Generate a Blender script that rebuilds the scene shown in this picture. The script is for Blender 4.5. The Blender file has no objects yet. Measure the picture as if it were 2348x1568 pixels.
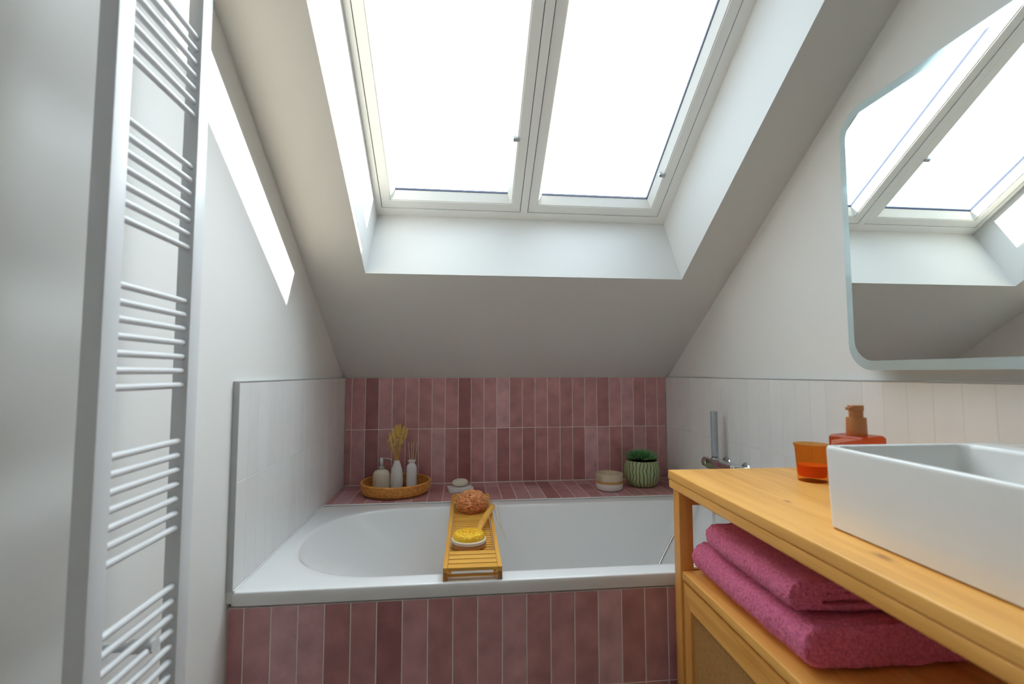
import bpy, bmesh, math, random
from mathutils import Vector, Matrix, noise
random.seed(7)
sc = bpy.context.scene
COL = sc.collection
PI = math.pi
W = 1.80            # room width between the tiled faces
P = 0.0715          # tile pitch
S = 0.675           # roof slope
C0 = 0.577          # height of the slope at the back wall
LN = math.sqrt(1 + S * S)
FLOOR = -0.62       # everything is laid out with the tiled ledge at z = 0, lifted to floor = 0 at the end
TILE_TOP = 0.575

# ------------------------------------------------------------------ materials
def nt(name):
    m = bpy.data.materials.new(name); m.use_nodes = True
    t = m.node_tree; b = t.nodes['Principled BSDF']
    return m, t, b
def N(t, typ, **kw):
    n = t.nodes.new(typ)
    for k, v in kw.items():
        if k.startswith('in_'):
            n.inputs[k[3:]].default_value = v
        else: setattr(n, k, v)
    return n
def L(t, a, ai, b, bi): t.links.new(a.outputs[ai], b.inputs[bi])
def plain(name, col, rough=.5, metal=0, spec=.5, coat=0, sheen=0, bump=0, bscale=200, vary=0, vscale=8):
    m, t, b = nt(name)
    b.inputs['Base Color'].default_value = (*col, 1); b.inputs['Roughness'].default_value = rough
    b.inputs['Metallic'].default_value = metal; b.inputs['Specular IOR Level'].default_value = spec
    b.inputs['Coat Weight'].default_value = coat; b.inputs['Coat Roughness'].default_value = .05
    if sheen: b.inputs['Sheen Weight'].default_value = sheen
    tc = N(t, 'ShaderNodeTexCoord')
    if vary:
        nz = N(t, 'ShaderNodeTexNoise'); nz.inputs['Scale'].default_value = vscale; nz.inputs['Detail'].default_value = 4
        L(t, tc, 'Object', nz, 'Vector')
        rp = N(t, 'ShaderNodeMapRange'); rp.inputs['From Min'].default_value = .3; rp.inputs['From Max'].default_value = .7
        rp.inputs['To Min'].default_value = 1 - vary; rp.inputs['To Max'].default_value = 1 + vary
        L(t, nz, 'Fac', rp, 'Value')
        mx = N(t, 'ShaderNodeMix', data_type='RGBA', blend_type='MULTIPLY'); mx.inputs['Factor'].default_value = 1
        mx.inputs['A'].default_value = (*col, 1)
        t.links.new(rp.outputs['Result'], mx.inputs[7]); t.links.new(mx.outputs[2], b.inputs['Base Color'])
    if bump:
        nz = N(t, 'ShaderNodeTexNoise'); nz.inputs['Scale'].default_value = bscale; nz.inputs['Detail'].default_value = 3
        L(t, tc, 'Object', nz, 'Vector')
        bp = N(t, 'ShaderNodeBump'); bp.inputs['Strength'].default_value = bump; bp.inputs['Distance'].default_value = .002
        L(t, nz, 'Fac', bp, 'Height'); L(t, bp, 'Normal', b, 'Normal')
    return m

def tile_mat(name, cols, rough=.28, mottle=.10):
    """glazed tile: a random tone per tile (face attribute), mottled glaze"""
    m, t, b = nt(name)
    at = N(t, 'ShaderNodeAttribute', attribute_name='tone')
    cr = N(t, 'ShaderNodeValToRGB'); els = cr.color_ramp.elements
    while len(els) < len(cols): els.new(.5)
    for i, c in enumerate(cols):
        els[i].position = i / (len(cols) - 1); els[i].color = (*c, 1)
    L(t, at, 'Fac', cr, 'Fac')
    tc = N(t, 'ShaderNodeTexCoord')
    off = N(t, 'ShaderNodeVectorMath', operation='MULTIPLY_ADD')
    cmb = N(t, 'ShaderNodeCombineXYZ'); L(t, at, 'Fac', cmb, 'X'); L(t, at, 'Fac', cmb, 'Y')
    L(t, cmb, 'Vector', off, 0); off.inputs[1].default_value = (37, 19, 0); L(t, tc, 'Object', off, 2)
    n1 = N(t, 'ShaderNodeTexNoise'); n1.inputs['Scale'].default_value = 14; n1.inputs['Detail'].default_value = 5
    L(t, off, 'Vector', n1, 'Vector')
    mr = N(t, 'ShaderNodeMapRange'); mr.inputs['From Min'].default_value = .3; mr.inputs['From Max'].default_value = .7
    mr.inputs['To Min'].default_value = 1 - mottle; mr.inputs['To Max'].default_value = 1 + mottle
    L(t, n1, 'Fac', mr, 'Value')
    mx = N(t, 'ShaderNodeMix', data_type='RGBA', blend_type='MULTIPLY'); mx.inputs['Factor'].default_value = 1
    t.links.new(cr.outputs['Color'], mx.inputs[6]); t.links.new(mr.outputs['Result'], mx.inputs[7])
    t.links.new(mx.outputs[2], b.inputs['Base Color'])
    b.inputs['Roughness'].default_value = rough
    n2 = N(t, 'ShaderNodeTexNoise'); n2.inputs['Scale'].default_value = 22; n2.inputs['Detail'].default_value = 2
    L(t, off, 'Vector', n2, 'Vector')
    bp = N(t, 'ShaderNodeBump'); bp.inputs['Strength'].default_value = .25; bp.inputs['Distance'].default_value = .004
    L(t, n2, 'Fac', bp, 'Height'); L(t, bp, 'Normal', b, 'Normal')
    return m

def wood_mat(name, c_light, c_dark, axis=1, rough=.42, knots=True, scale=1.0):
    m, t, b = nt(name)
    tc = N(t, 'ShaderNodeTexCoord'); mp = N(t, 'ShaderNodeMapping')
    sc3 = [22 * scale] * 3; sc3[axis] = 1.6 * scale
    mp.inputs['Scale'].default_value = sc3
    L(t, tc, 'Object', mp, 'Vector')
    n1 = N(t, 'ShaderNodeTexNoise'); n1.inputs['Scale'].default_value = 1.0; n1.inputs['Detail'].default_value = 3
    n1.inputs['Distortion'].default_value = .6
    L(t, mp, 'Vector', n1, 'Vector')
    mp2 = N(t, 'ShaderNodeMapping'); s2 = [160 * scale] * 3; s2[axis] = 6 * scale; mp2.inputs['Scale'].default_value = s2
    L(t, tc, 'Object', mp2, 'Vector')
    n2 = N(t, 'ShaderNodeTexNoise'); n2.inputs['Scale'].default_value = 1; n2.inputs['Detail'].default_value = 2
    L(t, mp2, 'Vector', n2, 'Vector')
    ad = N(t, 'ShaderNodeMath', operation='MULTIPLY_ADD'); ad.inputs[1].default_value = .35
    L(t, n2, 'Fac', ad, 0); L(t, n1, 'Fac', ad, 2)
    cr = N(t, 'ShaderNodeValToRGB')
    cr.color_ramp.elements[0].position = .42; cr.color_ramp.elements[0].color = (*c_dark, 1)
    cr.color_ramp.elements[1].position = .78; cr.color_ramp.elements[1].color = (*c_light, 1)
    L(t, ad, 'Value', cr, 'Fac')
    last = cr.outputs['Color']
    if knots:
        for (kx, ky, kr_, el) in ((.125, -.367, .0065, 2.2), (.062, -.690, .010, 2.6), (.40, -.24, .008, 2), (.47, -.95, .010, 2)):
            sb = N(t, 'ShaderNodeVectorMath', operation='SUBTRACT'); L(t, tc, 'Object', sb, 0); sb.inputs[1].default_value = (kx, ky, 0)
            ml = N(t, 'ShaderNodeVectorMath', operation='MULTIPLY'); L(t, sb, 'Vector', ml, 0); ml.inputs[1].default_value = (1 / kr_, 1 / (kr_ * el), 0)
            nk = N(t, 'ShaderNodeTexNoise'); nk.inputs['Scale'].default_value = 90; L(t, tc, 'Object', nk, 'Vector')
            ln_ = N(t, 'ShaderNodeVectorMath', operation='LENGTH'); L(t, ml, 'Vector', ln_, 0)
            am = N(t, 'ShaderNodeMath', operation='ADD'); L(t, ln_, 'Value', am, 0); L(t, nk, 'Fac', am, 1)
            kr = N(t, 'ShaderNodeMapRange'); kr.inputs['From Min'].default_value = .7; kr.inputs['From Max'].default_value = 1.7; kr.inputs['To Min'].default_value = .75; kr.inputs['To Max'].default_value = 0
            L(t, am, 'Value', kr, 'Value')
            mx = N(t, 'ShaderNodeMix', data_type='RGBA'); t.links.new(kr.outputs['Result'], mx.inputs[0])
            t.links.new(last, mx.inputs[6]); mx.inputs[7].default_value = (.30, .10, .03, 1); last = mx.outputs[2]
    t.links.new(last, b.inputs['Base Color'])
    b.inputs['Roughness'].default_value = rough
    bp = N(t, 'ShaderNodeBump'); bp.inputs['Strength'].default_value = .08; bp.inputs['Distance'].default_value = .001
    L(t, n2, 'Fac', bp, 'Height'); L(t, bp, 'Normal', b, 'Normal')
    return m

def terry_mat(name, col):
    m, t, b = nt(name)
    tc = N(t, 'ShaderNodeTexCoord')
    n1 = N(t, 'ShaderNodeTexNoise'); n1.inputs['Scale'].default_value = 190; n1.inputs['Detail'].default_value = 5
    L(t, tc, 'Object', n1, 'Vector')
    cr = N(t, 'ShaderNodeValToRGB')
    cr.color_ramp.elements[0].position = .33; cr.color_ramp.elements[0].color = (col[0]*.72, col[1]*.62, col[2]*.68, 1)
    cr.color_ramp.elements[1].position = .62; cr.color_ramp.elements[1].color = (*col, 1)
    L(t, n1, 'Fac', cr, 'Fac'); L(t, cr, 'Color', b, 'Base Color')
    b.inputs['Roughness'].default_value = .95; b.inputs['Specular IOR Level'].default_value = .1
    b.inputs['Sheen Weight'].default_value = .35; b.inputs['Sheen Roughness'].default_value = .5
    b.inputs['Sheen Tint'].default_value = (.9, .55, .65, 1)
    bp = N(t, 'ShaderNodeBump'); bp.inputs['Strength'].default_value = .8; bp.inputs['Distance'].default_value = .003
    L(t, n1, 'Fac', bp, 'Height'); L(t, bp, 'Normal', b, 'Normal')
    return m

def cane_mat(name):
    m, t, b = nt(name)
    tc = N(t, 'ShaderNodeTexCoord'); mp = N(t, 'ShaderNodeMapping'); mp.inputs['Rotation'].default_value = (PI/4, 0, 0)
    L(t, tc, 'Object', mp, 'Vector')
    sx = N(t, 'ShaderNodeSeparateXYZ'); L(t, mp, 'Vector', sx, 'Vector')
    def wave(out):
        a = N(t, 'ShaderNodeMath', operation='MULTIPLY'); a.inputs[1].default_value = 2 * PI / .0045; L(t, sx, out, a, 0)
        s = N(t, 'ShaderNodeMath', operation='SINE'); L(t, a, 'Value', s, 0); return s
    w1, w2 = wave('Y'), wave('Z')
    mu = N(t, 'ShaderNodeMath', operation='MULTIPLY'); L(t, w1, 'Value', mu, 0); L(t, w2, 'Value', mu, 1)
    nz = N(t, 'ShaderNodeTexNoise'); nz.inputs['Scale'].default_value = 120; L(t, tc, 'Object', nz, 'Vector')
    ad = N(t, 'ShaderNodeMath', operation='MULTIPLY_ADD'); ad.inputs[1].default_value = 1.6; L(t, nz, 'Fac', ad, 0); L(t, mu, 'Value', ad, 2)
    cr = N(t, 'ShaderNodeValToRGB')
    cr.color_ramp.elements[0].position = .15; cr.color_ramp.elements[0].color = (.20, .085, .022, 1)
    cr.color_ramp.elements[1].position = .75; cr.color_ramp.elements[1].color = (.56, .29, .088, 1)
    L(t, ad, 'Value', cr, 'Fac'); L(t, cr, 'Color', b, 'Base Color'); b.inputs['Roughness'].default_value = .6
    bp = N(t, 'ShaderNodeBump'); bp.inputs['Strength'].default_value = .5; bp.inputs['Distance'].default_value = .001
    L(t, ad, 'Value', bp, 'Height'); L(t, bp, 'Normal', b, 'Normal')
    return m

def pot_mat(name):
    m, t, b = nt(name)
    tc = N(t, 'ShaderNodeTexCoord'); sx = N(t, 'ShaderNodeSeparateXYZ'); L(t, tc, 'Object', sx, 'Vector')
    at = N(t, 'ShaderNodeMath', operation='ARCTAN2'); L(t, sx, 'Y', at, 0); L(t, sx, 'X', at, 1)
    mp = N(t, 'ShaderNodeMapping'); mp.inputs['Scale'].default_value = (16, 16, 22); L(t, tc, 'Object', mp, 'Vector')
    nz = N(t, 'ShaderNodeTexNoise'); nz.inputs['Scale'].default_value = 1; nz.inputs['Detail'].default_value = 1; L(t, mp, 'Vector', nz, 'Vector')
    a1 = N(t, 'ShaderNodeMath', operation='MULTIPLY_ADD'); a1.inputs[1].default_value = .32; L(t, nz, 'Fac', a1, 0); L(t, at, 'Value', a1, 2)
    a2 = N(t, 'ShaderNodeMath', operation='MULTIPLY'); a2.inputs[1].default_value = 15; L(t, a1, 'Value', a2, 0)
    s = N(t, 'ShaderNodeMath', operation='SINE'); L(t, a2, 'Value', s, 0)
    ab = N(t, 'ShaderNodeMath', operation='ABSOLUTE'); L(t, s, 'Value', ab, 0)
    cr = N(t, 'ShaderNodeValToRGB')
    cr.color_ramp.elements[0].position = .18; cr.color_ramp.elements[0].color = (.018, .045, .050, 1)
    cr.color_ramp.elements[1].position = .42; cr.color_ramp.elements[1].color = (.36, .43, .20, 1)
    L(t, ab, 'Value', cr, 'Fac'); L(t, cr, 'Color', b, 'Base Color'); b.inputs['Roughness'].default_value = .45
    bp = N(t, 'ShaderNodeBump'); bp.inputs['Strength'].default_value = .5; bp.inputs['Distance'].default_value = .003
    L(t, ab, 'Value', bp, 'Height'); L(t, bp, 'Normal', b, 'Normal')
    return m

def thin_glass(name, col, f0=.03, amt=.6, rough=0.0):
    m = bpy.data.materials.new(name); m.use_nodes = True; t = m.node_tree; t.nodes.clear()
    o = N(t, 'ShaderNodeOutputMaterial'); mx = N(t, 'ShaderNodeMixShader'); tr = N(t, 'ShaderNodeBsdfTransparent')
    gl = N(t, 'ShaderNodeBsdfGlossy'); gl.inputs['Roughness'].default_value = rough
    tr.inputs['Color'].default_value = (*col, 1)
    lw = N(t, 'ShaderNodeLayerWeight'); lw.inputs['Blend'].default_value = .5
    pw = N(t, 'ShaderNodeMath', operation='POWER'); pw.inputs[1].default_value = 5; L(t, lw, 'Facing', pw, 0)
    ma = N(t, 'ShaderNodeMath', operation='MULTIPLY_ADD'); ma.inputs[1].default_value = amt; ma.inputs[2].default_value = f0; L(t, pw, 'Value', ma, 0)
    L(t, ma, 'Value', mx, 'Fac'); L(t, tr, 'BSDF', mx, 1); L(t, gl, 'BSDF', mx, 2); L(t, mx, 'Shader', o, 'Surface')
    return m

M = {}
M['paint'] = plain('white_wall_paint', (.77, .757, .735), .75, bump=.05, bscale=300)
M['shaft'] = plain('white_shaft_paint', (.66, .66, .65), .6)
M['ceiling'] = plain('white_ceiling_paint', (.64, .625, .595), .8, bump=.05, bscale=300)  # white paint greyed, standing in for the weaker light on the slope
M['window'] = plain('white_window_lacquer', (.84, .84, .82), .35)
M['gasket'] = plain('dark_blue_rubber', (.015, .025, .07), .6)
M['metal_clip'] = plain('grey_metal', (.45, .48, .5), .35, metal=.8)
M['pane'] = thin_glass('window_glass', (.965, .985, .98), .02, .4)
M['pink'] = tile_mat('pink_glazed_tile', [(.31, .115, .118), (.44, .200, .202), (.48, .225, .23), (.53, .27, .28), (.60, .35, .365)], .30, .17)
M['white_tile'] = tile_mat('white_glazed_tile', [(.76, .755, .745), (.785, .78, .77), (.80, .795, .79)], .3, .015)
M['grout'] = plain('light_grout', (.80, .72, .69), .9)
M['white_grout'] = plain('grey_grout', (.72, .72, .71), .9)
M['trim'] = plain('grey_tile_trim', (.50, .51, .52), .4)
M['floor'] = plain('grey_floor', (.26, .235, .21), .5, vary=.08)
M['acrylic'] = plain('white_bath_acrylic', (.82, .82, .82), .12, coat=.3)
M['ceramic'] = plain('white_ceramic', (.82, .815, .80), .18, coat=.3)
M['radiator'] = plain('white_radiator_enamel', (.68, .69, .71), .35)
M['chrome'] = plain('chrome', (.75, .78, .80), .12, metal=1)
M['satin'] = plain('satin_steel', (.62, .63, .62), .35, metal=1)
M['pine_y'] = wood_mat('pine_along_length', (.90, .47, .115), (.70, .31, .058), 1)
M['pine_z'] = wood_mat('pine_upright', (.74, .34, .08), (.60, .245, .048), 2, knots=False)  # darker than the top: shade of vertical faces put into the colour
M['pine_x'] = wood_mat('pine_across', (.74, .34, .08), (.60, .245, .048), 0, knots=False)  # same shaded pine tone as the uprights, grain across
M['bamboo_y'] = wood_mat('bamboo_along', (.72, .37, .065), (.58, .26, .035), 1, .4, False, 2)
M['bamboo_x'] = wood_mat('bamboo_across', (.74, .39, .07), (.60, .28, .04), 0, .4, False, 2)
M['bamboo_end'] = plain('bamboo_end_grain', (.42, .17, .03), .55, vary=.15, vscale=90)
M['cane'] = cane_mat('woven_cane')
M['towel'] = terry_mat('raspberry_terry', (.84, .21, .36))
M['rattan'] = plain('orange_rattan', (.72, .32, .07), .45, vary=.2, vscale=60)
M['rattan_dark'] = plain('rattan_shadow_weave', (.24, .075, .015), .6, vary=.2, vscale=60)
M['sponge'] = plain('orange_sea_sponge', (.66, .26, .10), .95, vary=.22, vscale=70, bump=.6, bscale=160)
M['bristle'] = plain('yellow_bristles', (.90, .60, .05), .8, vary=.28, vscale=420)
M['cushion'] = plain('pale_rubber_cushion', (.72, .64, .56), .6)
M['brush_wood'] = plain('brown_beech_wood', (.48, .20, .07), .5, vary=.1, vscale=40)
M['cotton'] = plain('cotton_cord', (.70, .52, .34), .9)
M['cream'] = plain('cream_ceramic', (.74, .66, .54), .55)
M['vase'] = plain('white_matt_vase', (.80, .79, .78), .45)
M['diffuser'] = plain('white_glossy_bottle', (.78, .79, .82), .2, coat=.3)
M['reed'] = plain('pale_reed', (.74, .52, .28), .8)
M['straw'] = plain('dried_straw', (.66, .40, .10), .9, vary=.25, vscale=60)
M['seed'] = plain('dried_seed_head', (.72, .47, .13), .95, bump=.8, bscale=500, vary=.2, vscale=120)
M['marble'] = plain('white_marble_dish', (.74, .72, .70), .35, vary=.06, vscale=20)
M['soap'] = plain('ivory_soap', (.74, .69, .56), .5)
M['stone_ware'] = plain('sand_glaze', (.55, .45, .32), .45)
M['stone_white'] = plain('white_glaze', (.72, .69, .66), .4)
M['band'] = plain('tan_leather_band', (.50, .27, .10), .6)
M['wax'] = plain('candle_wax', (.62, .54, .40), .6)
M['pot'] = pot_mat('striped_green_glaze')
M['leaf'] = plain('succulent_green', (.16, .36, .15), .4, vary=.35, vscale=30)
M['soil'] = plain('potting_soil', (.03, .02, .012), .95)
M['amber'] = thin_glass('amber_glass', (.96, .66, .34), .03, .4, .02)
M['amber_deep'] = thin_glass('deep_amber_glass', (.82, .28, .08), .04, .5, .03)
M['amber_wax'] = plain('orange_wax', (.78, .19, .015), .45)
M['amber_cap'] = plain('brown_orange_plastic', (.42, .15, .035), .35, coat=.2)
M['mirror'] = plain('mirror_silver', (.90, .93, .91), .0, metal=1)
M['bevel'] = plain('pale_aqua_glass_edge', (.62, .76, .78), .12, metal=.35)

# ------------------------------------------------------------------ mesh helpers
def finish(name, bm, mat, parent=None, smooth=40, loc=None):
    me = bpy.data.meshes.new(name)
    bmesh.ops.recalc_face_normals(bm, faces=bm.faces)
    bm.to_mesh(me); bm.free()
    for m in (mat if isinstance(mat, (list, tuple)) else [mat]): me.materials.append(m)
    if smooth:
        for p in me.polygons: p.use_smooth = True
        me.set_sharp_from_angle(angle=math.radians(smooth))
    o = bpy.data.objects.new(name, me); COL.objects.link(o)
    if parent: o.parent = parent
    if loc: o.location = loc
    return o
def box(bm, x0, x1, y0, y1, z0, z1, mi=0, bev=0, seg=2):
    r = bmesh.ops.create_cube(bm, size=1)
    vs = r['verts']
    for v in vs:
        v.co = Vector(((x0 + x1) / 2 + v.co.x * (x1 - x0), (y0 + y1) / 2 + v.co.y * (y1 - y0), (z0 + z1) / 2 + v.co.z * (z1 - z0)))
    fs = list({f for v in vs for f in v.link_faces})
    for f in fs: f.material_index = mi
    if bev:
        es = list({e for f in fs for e in f.edges})
        bmesh.ops.bevel(bm, geom=es, offset=bev, segments=seg, affect='EDGES', profile=.6)
    return bm
def nbox(*a, **k): return box(bmesh.new(), *a, **k)
def lathe(bm, prof, seg=64, mi=0, cx=0, cy=0, rmod=None, caps=True):
    rings = []
    for (r, z) in prof:
        ring = []
        for i in range(seg):
            a = 2 * PI * i / seg
            rr = r if rmod is None else rmod(r, z, a)
            ring.append(bm.verts.new((cx + rr * math.cos(a), cy + rr * math.sin(a), z)))
        rings.append(ring)
    for k in range(len(rings) - 1):
        for i in range(seg):
            j = (i + 1) % seg
            f = bm.faces.new((rings[k][i], rings[k][j], rings[k + 1][j], rings[k + 1][i])); f.material_index = mi
    if caps:
        f = bm.faces.new(list(reversed(rings[0]))); f.material_index = mi
        f = bm.faces.new(rings[-1]); f.material_index = mi
    return bm
def tube(bm, pts, r, seg=10, mi=0, closed=False, caps=True, rad=None):
    pts = [Vector(p) for p in pts]; n = len(pts)
    rings = []; up = None
    for i in range(n):
        if closed: d = pts[(i + 1) % n] - pts[i - 1]
        else: d = pts[min(i + 1, n - 1)] - pts[max(i - 1, 0)]
        d.normalize()
        if up is None:
            up = Vector((0, 0, 1)) if abs(d.z) < .9 else Vector((1, 0, 0))
        a = d.cross(up); a.normalize(); b2 = a.cross(d); b2.normalize(); up = b2
        rr = rad[i] if rad else r
        rings.append([bm.verts.new(pts[i] + (a * math.cos(2 * PI * k / seg) + b2 * math.sin(2 * PI * k / seg)) * rr) for k in range(seg)])
    rng = n if closed else n - 1
    for i in range(rng):
        A, B = rings[i], rings[(i + 1) % n]
        for k in range(seg):
            f = bm.faces.new((A[k], A[(k + 1) % seg], B[(k + 1) % seg], B[k])); f.material_index = mi
    if caps and not closed:
        bm.faces.new(list(reversed(rings[0]))).material_index = mi; bm.faces.new(rings[-1]).material_index = mi
    return bm
def spline(pts, n=12):
    pts = [Vector(p) for p in pts]; out = []
    q = [pts[0] * 2 - pts[1]] + pts + [pts[-1] * 2 - pts[-2]]
    for i in range(1, len(q) - 2):
        p0, p1, p2, p3 = q[i - 1], q[i], q[i + 1], q[i + 2]
        for k in range(n):
            t = k / n
            out.append(.5 * ((2 * p1) + (p2 - p0) * t + (2 * p0 - 5 * p1 + 4 * p2 - p3) * t * t + (3 * p1 - p0 - 3 * p2 + p3) * t ** 3))
    out.append(pts[-1]); return out
def loft(bm, rings, mi=0, cap0=False, cap1=False):
    R = [[bm.verts.new(p) for p in ring] for ring in rings]; n = len(R[0])
    for k in range(len(R) - 1):
        for i in range(n):
            j = (i + 1) % n
            bm.faces.new((R[k][i], R[k][j], R[k + 1][j], R[k + 1][i])).material_index = mi
    if cap0: bm.faces.new(list(reversed(R[0]))).material_index = mi
    if cap1: bm.faces.new(R[-1]).material_index = mi
    return R
def rrect(x0, x1, y0, y1, r, z, n=6):
    out = []
    for (cx, cy, a0) in ((x1 - r, y1 - r, 0), (x0 + r, y1 - r, 90), (x0 + r, y0 + r, 180), (x1 - r, y0 + r, 270)):
        for i in range(n + 1):
            a = math.radians(a0 + 90 * i / n); out.append((cx + r * math.cos(a), cy + r * math.sin(a), z))
    return out

def thing(name, label, cat, loc=(0, 0, 0), rz=0, group=None):
    o = bpy.data.objects.new(name, None); COL.objects.link(o); o.empty_display_size = .05
    o.location = loc; o.rotation_euler = (0, 0, rz); o['label'] = label; o['category'] = cat
    if group: o['group'] = group
    return o
def tag(o, label, cat, group=None, kind=None):
    o['label'] = label; o['category'] = cat
    if group: o['group'] = group
    if kind: o['kind'] = kind
    return o
def struct(o, label, cat):
    o['kind'] = 'structure'; return tag(o, label, cat)

# ------------------------------------------------------------------ tiles
def tiles(name, mat, parent, o, u, v, ue, ve, gap=.0025, th=.007, jitter=1.0, tones=None):
    """one cladding mesh: every tile its own pillow of glaze; ue / ve are the joint positions along u and v"""
    o, u, v = Vector(o), Vector(u), Vector(v); n = u.cross(v)
    bm = bmesh.new(); lay = bm.faces.layers.float.new('tone')
    for a in range(len(ue) - 1):
        for b_ in range(len(ve) - 1):
            u0, u1, v0, v1 = ue[a] + gap / 2, ue[a + 1] - gap / 2, ve[b_] + gap / 2, ve[b_ + 1] - gap / 2
            if u1 - u0 < .004 or v1 - v0 < .004: continue
            tone = random.random() if tones is None else tones(a, b_)
            tu, tv, dh = (random.uniform(-1, 1) * .004 * jitter, random.uniform(-1, 1) * .002 * jitter, random.uniform(-.0003, .0003) * jitter)
            e = .0016
            def pt(uu, vv, h):
                return bm.verts.new(o + u * uu + v * vv + n * (h + tu * (uu - (u0 + u1) / 2) + tv * (vv - (v0 + v1) / 2)))
            rings = []
            for ins, h in ((0, 0), (0, th - e + dh), (e * .3, th - e * .3 + dh), (e, th + dh)):
                rings.append([pt(u0 + ins, v0 + ins, h), pt(u1 - ins, v0 + ins, h), pt(u1 - ins, v1 - ins, h), pt(u0 + ins, v1 - ins, h)])
            for k in range(3):
                for i in range(4):
                    f = bm.faces.new((rings[k][i], rings[k][(i + 1) % 4], rings[k + 1][(i + 1) % 4], rings[k + 1][i])); f[lay] = tone
            f = bm.faces.new(rings[3]); f[lay] = tone
    ob = finish(name, bm, mat, parent, smooth=20)
    return ob
def edges(a, b, step, first=None):
    """joint positions from a to b; first = position of one joint"""
    first = a if first is None else first
    k0 = math.ceil((a - first) / step + 1e-6); out = [a]
    x = first + k0 * step
    while x < b - 1e-6: out.append(x); x += step
    out.append(b); return out

# ------------------------------------------------------------------ room shell
PT = .016      # the tile cladding stands this far off the painted walls
REAR = -3.9
def roof_z(y): return C0 - S * y
def wall_side(name, x0, x1):
    bm = bmesh.new()
    pr = [(REAR - .1, FLOOR - .1), (.10, FLOOR - .1), (.10, roof_z(.10) + .12), (-2.25, roof_z(-2.25) + .12), (REAR - .1, roof_z(-2.25) + .12)]
    A = [bm.verts.new((x0, y, z)) for y, z in pr]; B = [bm.verts.new((x1, y, z)) for y, z in pr]
    bm.faces.new(A); bm.faces.new(B)
    for i in range(len(pr)): bm.faces.new((A[i], A[(i + 1) % len(pr)], B[(i + 1) % len(pr)], B[i]))
    return finish(name, bm, M['paint'], smooth=0)
wl = struct(wall_side('wall_left', -.14, -PT), 'white painted left wall with sunlit strip under the roof slope', 'wall')
wr = struct(wall_side('wall_right', W + PT, W + .14), 'white painted right wall carrying the mirror', 'wall')
wb = struct(finish('wall_back', nbox(-PT, W + PT, PT, .10, FLOOR - .1, C0 + .1), M['paint'], smooth=0), 'low back wall behind the bath clad in pink tiles', 'wall')
wf = struct(finish('wall_front', nbox(-PT, W + PT, REAR - .1, REAR, FLOOR - .1, 2.2), M['paint'], smooth=0), 'white wall opposite the bath, behind the viewer', 'wall')
fl = struct(finish('floor', nbox(-PT, W + PT, REAR, PT, FLOOR - .1, FLOOR), M['floor'], smooth=0), 'grey bathroom floor', 'floor')

# sloping ceiling with the flared roof-window shaft: local axes x, t (up the slope), n (out of the room)
def SL(x, t, n): return Vector((x, -t / LN + n * S / LN, C0 + t * S / LN + n / LN))
T_TOP = 2.25 * LN
OX0, OX1, OT0, OT1 = .221, 1.600, .786, 2.30      # opening at the ceiling face
FX0, FX1, FT0, FT1 = .238, 1.592, .822, 2.17      # opening at the window frame
FN = .34
GT0, GT1 = .861, 2.13      # lower and upper joint between sash and frame
bm = bmesh.new()
def ring4(x0, x1, t0, t1, n): return [bm.verts.new(SL(x, t, n)) for x, t in ((x0, t0), (x1, t0), (x1, t1), (x0, t1))]
Ro = ring4(-PT, W + PT, -.1, T_TOP, 0); Ri = ring4(OX0, OX1, OT0, OT1, 0)
Rf = ring4(FX0, FX1, FT0, FT1, FN + .002); Rt = ring4(FX0 - .03, FX1 + .03, FT0 - .03, FT1 + .03, FN + .04); Ru = ring4(-PT, W + PT, -.1, T_TOP, FN + .04)
for A, B in ((Ro, Ri), (Rt, Ru), (Ru, Ro)):
    for i in range(4): bm.faces.new((A[i], A[(i + 1) % 4], B[(i + 1) % 4], B[i]))
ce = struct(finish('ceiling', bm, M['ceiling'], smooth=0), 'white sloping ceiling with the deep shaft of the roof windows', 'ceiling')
bm = bmesh.new(); A = ring4(OX0, OX1, OT0, OT1, -.0006); B = ring4(FX0, FX1, FT0, FT1, FN + .004); C = ring4(FX0 - .03, FX1 + .03, FT0 - .03, FT1 + .03, FN + .039); D = ring4(OX0 - .012, OX1 + .012, OT0 - .012, OT1 + .012, .002)
for X, Y in ((A, B), (B, C), (C, D), (D, A)):
    for i in range(4): bm.faces.new((X[i], X[(i + 1) % 4], Y[(i + 1) % 4], Y[i]))
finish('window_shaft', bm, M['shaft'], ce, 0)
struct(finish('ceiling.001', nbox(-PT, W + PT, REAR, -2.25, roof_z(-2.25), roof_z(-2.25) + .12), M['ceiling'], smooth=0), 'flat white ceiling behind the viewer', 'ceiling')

# tile claddings
ue = edges(0, W, P, .0331); 
def pinktone(a, b): return min(1, max(0, random.gauss(.5, .28)))
tiles('tile_cladding', M['pink'], wb, (0, PT - .008, 0), (1, 0, 0), (0, 0, 1), ue, [0.001, .2955, TILE_TOP], tones=pinktone)
finish('grout', nbox(0, W, .0020, PT - .0005, -.02, TILE_TOP - .001), M['grout'], wb, 0)
def sidetone(a, b): return random.random()
LE = -1.247
yl = edges(LE, 0, P, LE)
tiles('tile_cladding', M['white_tile'], wl, (-.008, 0, 0), (0, 1, 0), (0, 0, 1), yl, [0.001, .2955, TILE_TOP], gap=.0016, tones=sidetone, jitter=.6)
finish('grout', nbox(-PT - .001, -.0014, LE, 0, -.03, TILE_TOP - .001), M['white_grout'], wl, 0)
bm = bmesh.new(); box(bm, -PT - .001, .001, LE - .004, LE, .001, TILE_TOP + .003); box(bm, -PT - .001, .0005, LE, 0, TILE_TOP, TILE_TOP + .003)
finish('tile_trim', bm, M['trim'], wl, 0)
yr = edges(-3.2, 0, P, -.012)
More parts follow.
